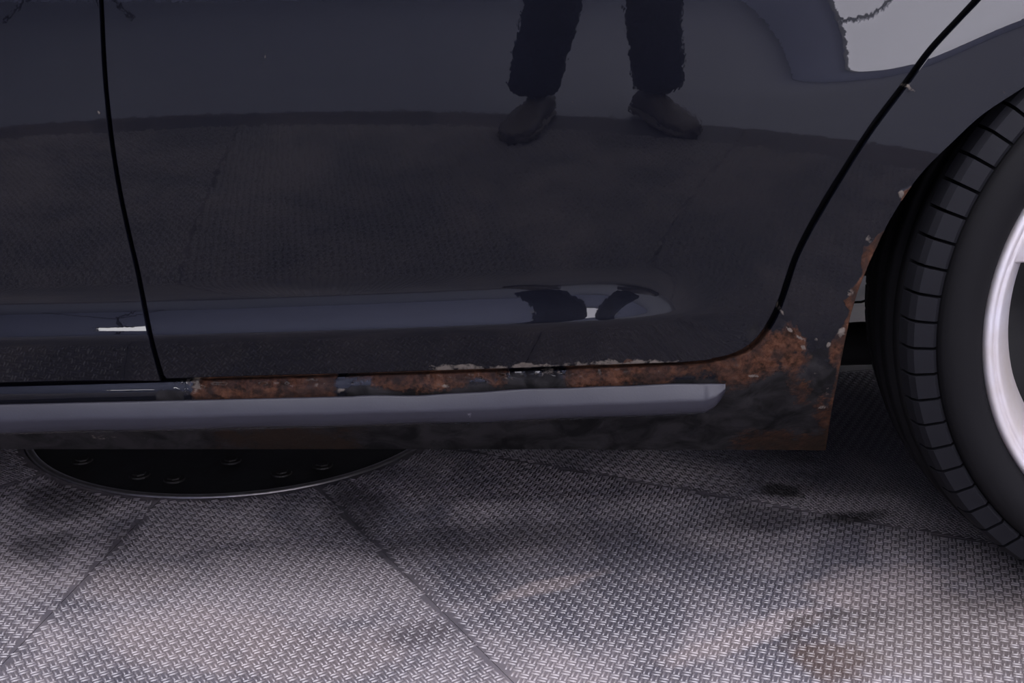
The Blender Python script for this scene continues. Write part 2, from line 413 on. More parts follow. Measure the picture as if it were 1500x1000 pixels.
rock_end = np.interp(wt, [-.3, -.17, -.15, -.132, -.112, -.09, -.06, -.03, .8], [.14, .066, .050, .034, .019, .007, .002, 0, 0])
k = np.exp(-.5*(np.arange(-60, 61)*.0005/.010)**2); k /= k.sum()
rock_end = np.convolve(np.pad(rock_end, 60, mode='edge'), k, 'valid')
AC = np.array([.618, .255]); AR = .329
st = np.arange(-.4, .8, .001)
gs = np.interp(st, [-.4, 0, .016, .05, .12, .25, .8], [0, 0, .25, .205, .15, 0, 0])
gy = np.cumsum(gs)*.001                              # above the flare line the side leans inwards
zfx = np.arange(-1.6, 1.6, .005)
zfz = np.interp(zfx, [-1.6, .2, .34, .43, .52, .62, .8, 1.0, 1.6], [.47, .505, .525, .57, .592, .60, .57, .5, .45])
k = np.exp(-.5*(np.arange(-20, 21)*.005/.025)**2); k /= k.sum(); zfz = np.convolve(np.pad(zfz, 20, mode='edge'), k, 'valid')
RPLAN = 5.0
def field(x, z, body):
    w_ = z - zcrease(x)
    y = np.interp(w_, wt, yb) + (x+.1)**2/(2*RPLAN) + .004
    fade = 1 - smooth(.065, .215, x)
    rg = np.interp(w_, wt, rid)*fade
    if body:
        y = y + np.interp(w_, wt, rock)*fade + np.interp(w_, wt, rock_end)*(1-fade) - rg*smooth(-.06, -.03, w_) 
        y = y + .0006
    else:
        y = y - rg
    q = z - np.interp(x, zfx, zfz)
    y = y + np.interp(q, st, gy)*smooth(.155, .36, x)
    return y
def place(px, py, body, extra=0.):
    px, py = np.asarray(px, float), np.asarray(py, float)
    y = np.zeros_like(px)
    for _ in range(14):
        x, _, z = W(px, py, y); y = .5*y + .5*(field(x, z, body) + extra)
    x, _, z = W(px, py, y)
    return x, y, z
def curve(pts, n):
    """smooth (Catmull-Rom style, chord length) resampling of a pixel polyline"""
    P = np.array(pts, float); d = np.r_[0, np.cumsum(np.hypot(*np.diff(P, axis=0).T))]
    m = np.zeros_like(P)
    m[1:-1] = ((P[2:]-P[1:-1])/(d[2:]-d[1:-1])[:, None]*(d[1:-1]-d[:-2])[:, None] + (P[1:-1]-P[:-2])/(d[1:-1]-d[:-2])[:, None]*(d[2:]-d[1:-1])[:, None])/(d[2:]-d[:-2])[:, None]
    m[0] = (P[1]-P[0])/(d[1]-d[0]); m[-1] = (P[-1]-P[-2])/(d[-1]-d[-2])
    t = np.linspace(0, d[-1], n) if np.isscalar(n) else n*d[-1]
    i = np.clip(np.searchsorted(d, t, side='right')-1, 0, len(P)-2); h = (d[i+1]-d[i])[:, None]; s = ((t-d[i])/(d[i+1]-d[i]))[:, None]
    return (2*s**3-3*s**2+1)*P[i] + (s**3-2*s**2+s)*h*m[i] + (-2*s**3+3*s**2)*P[i+1] + (s**3-s**2)*h*m[i+1]
# ---- 2-D value noise for wear outlines
_nt = RNG.random((256, 256))
def vnoise(x, y, s):
    x = np.asarray(x)/s; y = np.asarray(y)/s; i = np.floor(x).astype(int); j = np.floor(y).astype(int); u = x-i; v = y-j
    u = u*u*(3-2*u); v = v*v*(3-2*v); g = lambda a, b: _nt[a % 256, b % 256]
    return (g(i, j)*(1-u)+g(i+1, j)*u)*(1-v) + (g(i, j+1)*(1-u)+g(i+1, j+1)*u)*v
def blob(px, py, cx, cy, rx, ry, rot=0, soft=.35):
    c, s = math.cos(R(rot)), math.sin(R(rot)); dx, dy = px-cx, py-cy
    d = np.hypot((dx*c+dy*s)/rx, (-dx*s+dy*c)/ry)
    return np.clip(.5 + (1-d)/soft*.5, 0, 1)
def band(px, py, x0, x1, line, up, dn, soft=5):
    """area around a pixel polyline y = line(x), from up px above to dn px below"""
    yl = np.interp(px, [p[0] for p in line], [p[1] for p in line])
    a = np.clip(.5+(py-yl+up)/soft*.5, 0, 1)*np.clip(.5+(yl+dn-py)/soft*.5, 0, 1)
    return a*np.clip(.5+(px-x0)/12, 0, 1)*np.clip(.5+(x1-px)/12, 0, 1)
GAPB = [(-900, 590), (-120, 567), (0, 563), (120, 560), (237, 557), (400, 552), (520, 549), (600, 546), (733, 542), (866, 537), (1000, 533), (1040, 529.5)]
GAPR = [(1680, -300), (1585, -180), (1505, -85), (1430, 0), (1407, 25), (1361, 75), (1326, 122), (1277, 187), (1236, 250), (1210, 292), (1190, 327), (1172, 362), (1163, 383), (1154, 410), (1144, 440), (1130, 470), (1110, 499), (1087, 516), (1064, 525), (1040, 529.5)]
GAPL = [(143, -300), (145, -60), (148, 0), (155.5, 133), (173, 267), (188, 340), (202, 400), (212, 451), (222.5, 502), (237.5, 556)]
def offset(P, d):
    t = np.gradient(P, axis=0); t /= np.linalg.norm(t, axis=1)[:, None]
    return P + np.stack([-t[:, 1], t[:, 0]], 1)*d
def coons(T, B, L, Rr):
    n, m = len(T), len(L); u = np.linspace(0, 1, n)[None, :, None]; v = np.linspace(0, 1, m)[:, None, None]
    return (1-v)*T[None] + v*B[None] + (1-u)*L[:, None] + u*Rr[:, None] - ((1-u)*(1-v)*T[0] + u*(1-v)*T[-1] + (1-u)*v*B[0] + u*v*B[-1])
def panel(name, PX, body, mat, parent, wear=None, extra=0., ret=.016, relief=None):
    m, n = PX.shape[:2]; px, py = PX[..., 0], PX[..., 1]
    x, y, z = place(px, py, body, extra)
    if relief is not None: y = y + relief(px, py)
    V = np.stack([x, y, z], -1).reshape(-1, 3); idx = np.arange(m*n).reshape(m, n)
    Q = np.stack([idx[:-1, :-1], idx[1:, :-1], idx[1:, 1:], idx[:-1, 1:]], -1).reshape(-1, 4)
    # returned edge: rounded, then folded inwards
    loop = np.r_[idx[0, :-1], idx[:-1, -1], idx[-1, :0:-1], idx[:0:-1, 0]]
    c = V[loop]; nx = np.roll(c, -1, 0)-np.roll(c, 1, 0)
    nrm = np.stack([nx[:, 2], np.zeros(len(c)), -nx[:, 0]], 1); nrm /= np.linalg.norm(nrm, axis=1)[:, None]+1e-9
    cen = V.mean(0)
    if ((c-cen)*nrm).sum() < 0: nrm = -nrm
    r1 = c + nrm*.0007 + [0, .0006, 0]; r2 = c + nrm*.001 + [0, .002, 0]; r3 = c + nrm*.0004 + [0, ret, 0]
    nb = len(V); L_ = len(loop); V = np.vstack([V, c, r1, r2, r3]); a = np.arange(L_); b = np.roll(a, -1)
    Q2 = [np.stack([nb+k*L_+a, nb+k*L_+b, nb+(k+1)*L_+b, nb+(k+1)*L_+a], 1) for k in range(3)]
    Q = np.vstack([Q]+Q2)
    me = big_mesh(name, V, Q)
    if len(me.vertices) == len(V) and wear is not None:
        P_all = np.vstack([PX.reshape(-1, 2)] + [PX.reshape(-1, 2)[loop]]*4)
        for key, val in wear(P_all[:, 0], P_all[:, 1]).items():
            at = me.attributes.new(key, 'FLOAT', 'POINT'); at.data.foreach_set('value', np.asarray(val, np.float32))
    o = link(name, me, mat, parent, smooth=True)
    # outward normals towards -y
    nn = me.polygons[len(Q)//4].normal
    if nn.y > 0: me.flip_normals()
    return o

car = empty('car', (.1, .8, 0)); tag(car, 'dark blue car with rusty sill and silver alloy rear wheel on the turntable', 'car')
# ---- front door
def wear_door_f(px, py):
    z = np.zeros_like(px); d = np.hypot(px-145, py-166)
    return dict(rust=z, dark=z, deep=z, pale=np.where(d < 3, .9, 0))
top = -300
Rc = offset(curve(GAPL, 150), 4.2)
Rc = Rc[Rc[:, 1] < 600]
Lc = np.stack([np.full(150, -900.), np.linspace(top, 586, 150)], 1)
Bc = curve([(-900, 586), (-120, 563), (0, 559.5), (120, 556.5), tuple(Rc[-1])], 220)
Tc = np.stack([np.linspace(-900, Rc[0, 0], 220), np.linspace(top, Rc[0, 1], 220)], 1)
panel('front_door', coons(Tc, Bc, Lc, Rc), False, M_WORN, car, wear_door_f)
# ---- rear door
Lc = offset(curve(GAPL, 230), -4.0); Lc[-1, 1] -= 3.5
Lc[:, 1] -= np.linspace(0, 1, 230)**8*2.0
Rc = offset(curve(GAPR, 230), 5.0)
BR = offset(curve(GAPB[4:], 330), -3.2); BR[0] = Lc[-1]; Rc[-1] = BR[-1] = (1040, 526.2)
BR[:, 0] = np.linspace(BR[0, 0], 1040, 330); 
BR[:, 1] = np.interp(BR[:, 0], [p[0] for p in GAPB], [p[1] for p in GAPB]) - 3.3; BR[0] = Lc[-1]
Rc[:, 1] = np.minimum(Rc[:, 1], 526.2)
Tc = np.stack([np.linspace(Lc[0, 0], Rc[0, 0], 330), np.linspace(Lc[0, 1], Rc[0, 1], 330)], 1)
def wear_door_r(px, py):
    n1 = vnoise(px, py, 9); n2 = vnoise(px, py, 40)
    gl = np.interp(px, [p[0] for p in GAPB], [p[1] for p in GAPB])
    h = 4 + 7*vnoise(px, px*0, 34) + 3*vnoise(px, px*0, 9)
    edge = np.clip(.5+(py-gl+h)/7, 0, 1)*smooth(600, 650, px)*(1-smooth(985, 1010, px))
    pale = edge*.62 + np.where(np.hypot(px-838, py-148) < 2.6, .8, 0)
    pale = pale + .85*blob(px, py, 387, 86, 1.6, 12, 12, .8)*0.6
    rust = .52*band(px, py, 640, 1000, GAPB, 7, -1, 5)*n2*1.3 + .7*blob(px, py, 921, 531, 8, 5)
    dirt = .42*blob(px, py, 1098, 488, 18, 26, 30, 1.0)*(.5+n1)
    return dict(rust=rust, dark=dirt, deep=px*0, pale=pale)
panel('rear_door', coons(Tc, BR, Lc, Rc), False, M_WORN, car, wear_door_r)
# ---- rocker + rear quarter (one continuous surface, two pressed panels)
PAIR = [((-900, 593), (-900, 657)), ((-120, 570), (-120, 657)), ((237, 560), (237, 657)), ((600, 549), (600, 657)), ((1000, 536), (1000, 658)), ((1045, 531.5), (1080, 658)),
        ((1090, 520), (1150, 658)), ((1114, 503.5), (1209, 659)), ((1135, 473), (1216, 610)), ((1149, 442), (1226, 555)), ((1168, 385), (1241, 480)),
        ((1177, 364), (1247, 455)), ((1195, 330), (1262, 410)), ((1241, 253), (1300, 328)), ((1282, 190), (1345, 259)), ((1331, 125), (1400, 203)), ((1366, 78), (1440, 167)),
        ((1412, 28), (1500, 127)), ((1435, 4), (1540, 98)), ((1509, -81), (1600, 62)), ((1589, -176), (1690, 30)), ((1684, -296), (1790, 20)),
        ((2000, -320), (1960, 50)), ((2300, -300), (2120, 150)), ((2500, -100), (2240, 330)), ((2550, 200), (2290, 560))]
def dens(Pts, per):
    P = np.array(Pts, float); seg = np.hypot(*np.diff(P, axis=0).T); out = []
    for i in range(len(P)-1):
        m = max(2, int(seg[i]/per)); out.append(i + np.arange(m)/m)
    return np.r_[np.concatenate(out), len(P)-1]
Iin = [p[0] for p in PAIR]; Oout = [p[1] for p in PAIR]
def cr(P, t):
    P = np.array(P, float); i = np.clip(np.floor(t).astype(int), 0, len(P)-2); s = (t-i)[:, None]
    d = np.linalg.norm(np.diff(P, axis=0), axis=1)
    tan = np.zeros_like(P); 
    for k_ in range(len(P)):
        a, b = max(k_-1, 0), min(k_+1, len(P)-1); tan[k_] = (P[b]-P[a])/np.linalg.norm(P[b]-P[a])
    h = d[i][:, None]
    return (2*s**3-3*s**2+1)*P[i] + (s**3-2*s**2+s)*h*tan[i] + (-2*s**3+3*s**2)*P[i+1] + (s**3-s**2)*h*tan[i+1]
ts = dens(Iin, 3.2)
CORNER = 7
I_ = cr(Iin, ts)
O_ = np.vstack([cr(Oout[:CORNER+1], ts[ts <= CORNER]), cr(Oout[CORNER:], ts[ts > CORNER]-CORNER)])
tv = np.linspace(0, 1, 62)[:, None, None]
BODY = (1-tv)*I_[None] + tv*O_[None]
ARCH = np.array(Oout[CORNER:20], float)
MOLT = [(-900, 615), (-120, 594), (0, 591), (300, 584), (560, 578), (620, 577), (800, 567), (1063, 559)]
MOLB = [(-900, 648), (-120, 637), (0, 634), (300, 628), (700, 618), (1020, 605), (1100, 602)]
def wear_body(px, py):
    n1 = vnoise(px, py, 11); n2 = vnoise(px, py, 37); n3 = vnoise(px, py, 5)
    gl = np.interp(px, [p[0] for p in GAPB], [p[1] for p in GAPB])
    tp = np.interp(px, [p[0] for p in MOLT], [p[1] for p in MOLT]); bt = np.interp(px, [p[0] for p in MOLB], [p[1] for p in MOLB])
    rel = (py-gl)/np.maximum(tp-gl, 8)          # 0 door gap .. 1 moulding
    def xr(a, b, s=10): return np.clip(.5+(px-a)/(2*s), 0, 1)*np.clip(.5+(b-px)/(2*s), 0, 1)
    above = np.clip(.5+(tp+6-py)/6, 0, 1)
    rust = xr(282, 492, 8)*np.where(rel < 1.6, 1, 0)*above
    rust = np.maximum(rust, xr(545, 745)*np.clip(1.25-rel*1.0+(n2-.5)*.8, 0, 1)*above)
    rust = np.maximum(rust, xr(826, 1075)*np.clip(1.30-rel*.8+(n2-.5)*.7, 0, 1)*above)
    rust = np.maximum(rust, .62*xr(500, 545)*np.clip(1-rel*1.3, 0, 1)*above)
    # corner below the door
    rust = np.maximum(rust, blob(px, py, 1110, 525, 62, 26, -35, .5))
    rust = np.maximum(rust, blob(px, py, 1160, 512, 24, 38, -12, .55)*(.55+.6*n1))
    rust = np.maximum(rust, .66*blob(px, py, 1172, 570, 18, 26, 0, .8)*(.5+n1))
    rust = np.maximum(rust, .95*blob(px, py, 1226, 512, 11, 24, 12, .5))
    rust = np.maximum(rust, .85*blob(px, py, 1208, 612, 17, 46, 4, .8)*(.55+.6*n2))
    # brown rust along the bottom
    low = np.clip(.5+(py-bt-2)/6, 0, 1)
    deep1 = xr(262, 552, 14)*low; deep2 = blob(px, py, 1135, 652, 66, 24, 0, .5)*.9 + .6*blob(px, py, 1205, 650, 22, 30, 0, .6)
    rust = np.maximum(rust, .62*deep1*(.5+.9*n2)*np.clip((px-250)/70, 0, 1)*np.clip((575-px)/60, 0, 1)); rust = np.maximum(rust, deep2*(.7+.4*n2))
    deep = np.clip(deep1+deep2*.9, 0, 1)
    # lip of the arch
    d = np.full(px.shape, 1e9)
    for a, b in zip(ARCH[:-1], ARCH[1:]):
        ab = b-a; t = np.clip(((px-a[0])*ab[0]+(py-a[1])*ab[1])/(ab@ab), 0, 1); d = np.minimum(d, np.hypot(px-a[0]-t*ab[0], py-a[1]-t*ab[1]))
    lipw = np.interp(py, [0, 272, 284, 298, 335, 352, 383, 400, 412, 425, 442, 455, 475, 500, 530, 560, 600, 657], [0, 0, 7, 0, 0, 13, 14, 2, 3, 10, 13, 2, 6, 13, 4, 3, 6, 9])
    lip = np.clip(.5+(lipw*(.6+.8*vnoise(px, py, 8))-d)/7, 0, 1)*(lipw > .5)
    rust = np.maximum(rust, lip*.9)
    # undercoat
    dark = .95*low*np.where(px < 1235, 1, 0)*np.clip(.5+(1215-px)/30, 0, 1)
    dark = np.maximum(dark, above*np.clip((rel-.35)*2.2, 0, 1)*xr(505, 850)*(.6+.6*n2))
    dark = np.maximum(dark, .75*blob(px, py, 790, 556, 75, 14)*(.5+.8*n1))
    dark = np.maximum(dark, above*np.clip((rel-.6)*2.5, 0, 1)*xr(860, 1090)*.9)
    dark = np.maximum(dark, blob(px, py, 1130, 585, 95, 52, 0, .4)*(.65+.5*n2))
    dark = np.maximum(dark, xr(228, 270, 6)*np.clip((rel-.3)*3, 0, 1)*above*.8)
    dark = np.maximum(dark, .8*blob(px, py, 1190, 560, 40, 60, 0, .6)*(.55+.6*n1))
    # primer and peeling edges
    pale = .62*xr(255, 300, 10)*np.clip(1.2-rel, 0, 1)*above*(.6+.5*n1)
    pale = np.maximum(pale, .48*xr(300, 560)*np.exp(-((rel-.45)/.16)**2)*n3*above)
    pale = np.maximum(pale, .42*xr(560, 1060)*np.exp(-((rel-.28)/.12)**2)*n3*above)
    for (cx, cy, rx, ry, rot, v) in ((500, 571, 8, 4, -15, .9), (1146, 457, 3, 8, -10, .75), (1157, 483, 8, 3, 35, .95), (1171, 494, 9, 2.5, 25, .7), (1176, 508, 5, 2.5, 45, .85), (1178, 498, 3, 3, 0, .5),
                                     (1196, 497, 4, 4, 0, .7), (1213, 505, 6, 3, -60, .8), (1232, 487, 6, 9, 20, .8), (1248, 428, 9, 9, 0, .62), (1206, 596, 9, 2.2, -12, .95), (1195, 548, 10, 8, -40, .42), (1213, 573, 8, 13, 10, .45),
                                     (1332, 128, 10, 4, 45, .62), (1320, 285, 5, 6, 0, .7), (1274, 352, 8, 6, 0, .5), (1103, 550, 7, 3, 0, .75), (740, 553, 14, 7, 0, .55), (215, 640, 16, 5, 0, .40), (140, 640, 34, 4.5, 0, .40), (686, 580, 8, 2, 0, .5), (655, 565, 6, 3, 0, .7), (820, 545, 30, 4, 0, .42)):
        pale = np.maximum(pale, v*blob(px, py, cx, cy, rx, ry, rot, .7))
    return dict(rust=rust, dark=dark, deep=deep, pale=pale)
def relief_body(px, py):
    wv = wear_body(px, py); mk = np.clip(wv['rust'], 0, 1)*.6 + np.clip(wv['pale'], 0, 1)
    return -.0016*mk*(vnoise(px, py, 6)-.3) - .0008*np.clip(wv['dark'], 0, 1)*(vnoise(px, py, 13)-.5)
SPLIT = int(np.searchsorted(ts, 6.4))
panel('rocker_panel', BODY[:, :SPLIT+1], True, M_WORN, car, wear_body, .0, .03, relief_body)['label'] = 'rust eaten sill panel under the doors'
panel('rear_quarter_panel', BODY[:, SPLIT:], True, M_WORN, car, wear_body, .0, .02, relief_body)['label'] = 'quarter panel with peeling paint and rusted arch lip'
# ---- dark jambs behind the gaps
def ribbon(name, P, half, body, depth):
    A, B = offset(P, -half), offset(P, half)
    xa, ya, za = place(A[:, 0], A[:, 1], body); xb, yb_, zb = place(B[:, 0], B[:, 1], body)
    V = [(x, y+depth, z) for x, y, z in zip(xa, ya, za)] + [(x, y+depth, z) for x, y, z in zip(xb, yb_, zb)]
    n = len(P); V += [(x, y+.004, z) for x, y, z in V]
    Fc = []
    for i in range(n-1):
        Fc += [(i, i+1, n+i+1, n+i), (2*n+i, 3*n+i, 3*n+i+1, 2*n+i+1), (i, 2*n+i, 2*n+i+1, i+1), (n+i, n+i+1, 3*n+i+1, 3*n+i)]
    return link(name, mesh(name, V, Fc), M_BLACK, car)
ribbon('door_seal', curve(GAPL, 60), 14, False, .019)
ribbon('door_seal', curve(GAPB, 80), 9, False, .024)
ribbon('door_seal', curve(GAPR, 90), 12, False, .030)
# ---- side moulding
def moulding():
    sec = [(0, .0), (0.0, -.0085), (.03, -.0128), (.10, -.0142), (.50, -.0174), (.57, -.0180), (.64, -.0181), (.80, -.0176), (.94, -.0170), (.985, -.0155), (1.0, -.011), (1.0, .008)]
    xs = np.r_[np.linspace(-900, 1000, 240), np.linspace(1003, 1063, 26)]
    V = []; n = len(sec)
    for i, x in enumerate(xs):
        ytop = np.interp(x, [p[0] for p in MOLT], [p[1] for p in MOLT]) + (.9*math.sin(x/23.)*math.sin(x/71.) if x > 520 else 0)
        ybot = np.interp(x, [p[0] for p in MOLB], [p[1] for p in MOLB]) + .6*math.sin(x/37.+1)
        e = max(0, (x-1025)/38.)
        if x > 1032: ybot = ybot - 4 - 26*max(0, (x-1040)/23.)**1.6 if x > 1040 else ybot - 4*(x-1032)/8.
        ytop2 = ytop + 2.5*max(0, e)**3
        for (t, off) in sec:
            py = ytop2 + (ybot-ytop2)*t
            sag = 1 - .55*max(0, min(1, (x-1035)/28.))**2
            xx, yy, zz = place(np.array([x]), np.array([py]), True)
            # keep a straight run: body y taken at moulding mid line
            xm, ym, zm = place(np.array([x]), np.array([(ytop+ybot)/2-4]), True)
            yv = ym[0] + off*sag + .004*max(0, t-.6) if off < .005 else ym[0] + .02
            if t == 0: yv = ym[0] + .012
            X_, _, Z_ = W(np.array([x]), np.array([py]), yv)
            V.append((X_[0], yv, Z_[0]))
    Fc = []
    for i in range(len(xs)-1):
        for j in range(n-1): Fc.append((i*n+j, (i+1)*n+j, (i+1)*n+j+1, i*n+j+1))
    Fc.append(tuple((len(xs)-1)*n+j for j in range(n)))
    o = link('side_moulding', mesh('side_moulding', V, Fc), M_TRIM, car, smooth=True)
    return o
moulding()['label'] = 'satin grey moulding strip along the sill'
# ---- underbody and the rest of the car's mass
bm = bmesh.new()
def slab_poly(bm, P, yn, yf):
    """side outline (x, z) swept across the car, drawn in towards the roof"""
    ins = lambda z: .30*max(0, z-.78)
    A = [bm.verts.new((x, yn+ins(z), z)) for x, z in P]; B_ = [bm.verts.new((x, yf-ins(z), z)) for x, z in P]; n = len(P)
    bm.faces.new(A); bm.faces.new(B_)
    for i in range(n): bm.faces.new((A[i], A[(i+1) % n], B_[(i+1) % n], B_[i]))
slab_poly(bm, [(-2.75, .25), (-2.3, .2), (.20, .19), (.20, .72), (-1.45, .78), (-2.4, .72), (-2.75, .6)], .085, 1.60)
slab_poly(bm, [(-1.55, .76), (.1, .74), (.72, .74), (1.42, .80), (.95, 1.28), (.3, 1.42), (-.5, 1.42)], .06, 1.62)
slab_poly(bm, [(.19, .30), (1.40, .30), (1.45, .80), (.19, .73)], .40, 1.30)
slab_poly(bm, [(.78, .17), (1.30, .17), (1.32, .31), (.74, .31)], .45, 1.25)  # unseen spare well, then bumper, added to block light under the rear
slab_poly(bm, [(1.36, .20), (1.50, .24), (1.50, .60), (1.36, .60)], .06, 1.60)
bm_obj('body_shell', bm, M_PAINT, car)
bm = bmesh.new(); tube(bm, [(.30, .34, .31), (.42, .33, .30), (.60, .32, .30), (.64, .30, .31)], [.022, .026, .03, .034], 10); bm_obj('trailing_arm', bm, M_UNDER, car, True)
bm = bmesh.new(); tube(bm, [(.24, .36, .165), (.40, .35, .182), (.66, .33, .20)], [.026, .026, .03], 10); bm_obj('shade_arm', bm, M_UNDER, car, True)  # added dark arm standing in for shade below the gap behind the arch
bm = bmesh.new(); tube(bm, [(.64, .36, .27), (.64, 1.3, .27)], .04, 12); bm_obj('axle_beam', bm, M_UNDER, car, True)
x, y, z = W(np.array([1240., 1262., 1290.]), np.array([443., 440., 431.]), .40)
bm = bmesh.new(); tube(bm, [(x[0]-.03, .40, z[0]-.002), (x[0], .40, z[0]), (x[1], .40, z[1]-.002), (x[2], .40, z[2]), (x[2]+.05, .40, z[2]+.03)], .0016, 8); bm_obj('brake_hose', bm, M_BLACK, car, True)
# ---- wheel
WC = (.668, .0, .312)
def ring_pts(prof): return prof
bm = bmesh.new()
prof = [(.236, .010), (.239, .000), (.244, -.006), (.252, -.0100), (.262, -.0110), (.271, -.0085), (.2765, -.0045), (.2785, .0005), (.2780, .004), (.2920, .012), (.2930, .034), (.3035, .036), (.3055, .048), (.2985, .050), (.2985, .057),
        (.3070, .059), (.3085, .078), (.3020, .080), (.3020, .088), (.3088, .090), (.3085, .110), (.3015, .112), (.3015, .119), (.307, .121), (.3045, .136), (.2935, .139), (.2935, .158), (.2900, .166), (.278, .174), (.256, .176), (.240, .168), (.236, .16)]
lathe_y(bm, prof, WC, 128)
tyre = bm_obj('tyre', bm, M_TYRE, car, True)
tyre['label'] = 'worn black tyre with blocky shoulder tread'
me = tyre.data
for yy in (0.018, .149):   # shoulder blocks, one mesh per side
    bm = bmesh.new()
    pr = [(-.0145, .2795), (-.0165, .2830), (-.0100, .2985), (-.0030, .3025), (.0130, .3050), (.0130, .290), (-.006, .284)] if yy < .1 else [(.0135, .2885), (.0125, .2955), (.006, .3010), (-.0125, .3045), (-.0125, .292)]
    NP = len(pr); rings = [[bm.verts.new((r*math.cos(-a), yy+dy, r*math.sin(-a))) for dy, r in pr] for a in (R(-2.2), R(0), R(2.2))]
    for P_, Q_ in zip(rings, rings[1:]):
        for j in range(NP): bm.faces.new((P_[j], P_[(j+1) % NP], Q_[(j+1) % NP], Q_[j]))
    bm.faces.new(rings[0]); bm.faces.new(rings[2]); bmesh.ops.recalc_face_normals(bm, faces=bm.faces)
    mb = bpy.data.meshes.new('tread_block'); bm.to_mesh(mb); bm.free(); mb.materials.append(M_TREAD)
    for k in range(72):
        o = bpy.data.objects.new('tread_block', mb); col.objects.link(o); o.parent = tyre
        o.location = WC; o.rotation_euler = (0, k*2*math.pi/72 + .03, 0)
for dx_, dy_ in ((0, 1.49), (-2.58, 0), (-2.58, 1.49)):
    o = tyre.copy(); col.objects.link(o); o.parent = car; o.location = o.location + Vector((dx_, dy_, 0))
    if 'label' in o: del o['label']
# rim: flange, barrel, five forked spokes, hub
bm = bmesh.new()
lathe_y(bm, [(.2365, .012), (.2385, .004), (.2370, -.002), (.2335, -.004), (.2300, -.002), (.2285, .0015), (.2275, .0030), (.2262, .0032), (.2245, .0020), (.2215, .0050), (.2080, .0240), (.1990, .0400), (.1940, .0560), (.1930, .10), (.1950, .16), (.230, .168), (.2365, .16)], WC, 128)
rim = bm_obj('alloy_rim', bm, M_ALLOY, car, True); rim['label'] = 'silver alloy rim with scuffed flange'
def spoke(ang):
    bm = bmesh.new(); prof_r = [(.045, .030, .052), (.09, .022, .040), (.14, .013, .031), (.185, .0095, .022), (.207, .0095, .012), (.2215, .013, .0035), (.2262, .020, .0030)]
    rings = []
    for r, hw, y in prof_r:
        d = .022 if r < .2 else .016
        rings.append([bm.verts.new(p) for p in ((r, y+d, -hw), (r, y+.004, -hw), (r, y, -hw*.72), (r, y, hw*.72), (r, y+.004, hw), (r, y+d, hw))])
    for A, B in zip(rings, rings[1:]):
        for j in range(6): bm.faces.new((A[j], A[(j+1) % 6], B[(j+1) % 6], B[j]))
    bm.faces.new(rings[0]); bm.faces.new(rings[-1])
    for v in bm.verts:
        x_, z_ = v.co.x, v.co.z; v.co = (WC[0] + x_*math.cos(ang) - z_*math.sin(ang), WC[1]+v.co.y, WC[2] + x_*math.sin(ang) + z_*math.cos(ang))
    return bm_obj('spoke', bm, M_ALLOY, rim, True)
for k in range(5): spoke(R(163.5 + 72*k))
bm = bmesh.new(); lathe_y(bm, [(.001, .034), (.03, .035), (.034, .040), (.06, .046), (.062, .09), (.001, .09)], WC, 48); bm_obj('hub_cap', bm, M_ALLOY, rim, True)
for k in range(5):
    a = R(127.5+72*k); bm = bmesh.new(); lathe_y(bm, [(.001, .036), (.010, .037), (.011, .055)], (WC[0]+.05*math.cos(a), 0, WC[2]+.05*math.sin(a)), 12); bm_obj('wheel_bolt', bm, M_STEEL, rim)
bm = bmesh.new(); lathe_y(bm, [(.06, .11), (.125, .11), (.128, .113), (.128, .127), (.06, .127)], WC, 64); bm_obj('brake_disc', bm, M_DARKMETAL, car, True)
bm = bmesh.new(); lathe_y(bm, [(.001, .14), (.195, .14), (.195, .15), (.001, .15)], WC, 64); bm_obj('brake_shield', bm, M_UNDER, car)
# wheel arch liner
bm = bmesh.new(); lathe_y(bm, [(.36, .02), (.352, .06), (.35, .32), (.34, .33), (.05, .345)], (.63, 0, .30), 48, R(2), R(158))
bmesh.ops.solidify(bm, geom=bm.faces[:], thickness=.003); bm_obj('wheel_arch_liner', bm, M_UNDER, car, True)
# right-hand flap of the liner seen beside the tyre
x0_, _, z0_ = W(np.array([1283.]), np.array([440.]), .33)
box('liner_flap', (x0_[0], .325, .20), (x0_[0]+.16, .333, .44), M_UNDER, car)

# ------------------------------------------------------------------ person standing behind the camera (seen mirrored in the door)
PX, PY = .275, -1.33
def skin(name, verts, edges, radii, mat, parent=None, sub=2, root=0):
    me = bpy.data.meshes.new(name); me.from_pydata(verts, edges, []); me.update()
    o = bpy.data.objects.new(name, me); col.objects.link(o)
    m = o.modifiers.new('skin', 'SKIN'); m.use_smooth_shade = True
    if not me.skin_vertices: me.skin_vertices.new()
    for i, r in enumerate(radii):
        sv = me.skin_vertices[0].data[i]; sv.radius = r if isinstance(r, tuple) else (r, r); sv.use_root = (i == root)
    s = o.modifiers.new('sub', 'SUBSURF'); s.levels = sub; s.render_levels = sub
    me.materials.append(mat)
    if parent: o.parent = parent; o.location = -parent.location
    return o
FL, FR = (PX-.155, PY, 0), (PX+.155, PY+.0, 0)
def chain(B, start, pts):
    i = start
    for p, r in pts:
        B[0].append(p); B[2].append(r); j = len(B[0])-1
        if i is not None: B[1].append((i, j))
        i = j
    return i
hip = (PX, PY-.10, .90)
B = ([], [], [])
pel = chain(B, None, [(hip, .13)])
sp_ = chain(B, pel, [((PX, PY-.02, 1.04), .13), ((PX-.01, PY+.10, 1.18), .14), ((PX-.02, PY+.19, 1.28), .13)])
nk = chain(B, sp_, [((PX-.03, PY+.25, 1.37), .055), ((PX-.03, PY+.29, 1.42), .07), ((PX-.03, PY+.33, 1.49), .085), ((PX-.03, PY+.335, 1.56), .07)])
handpts = {}
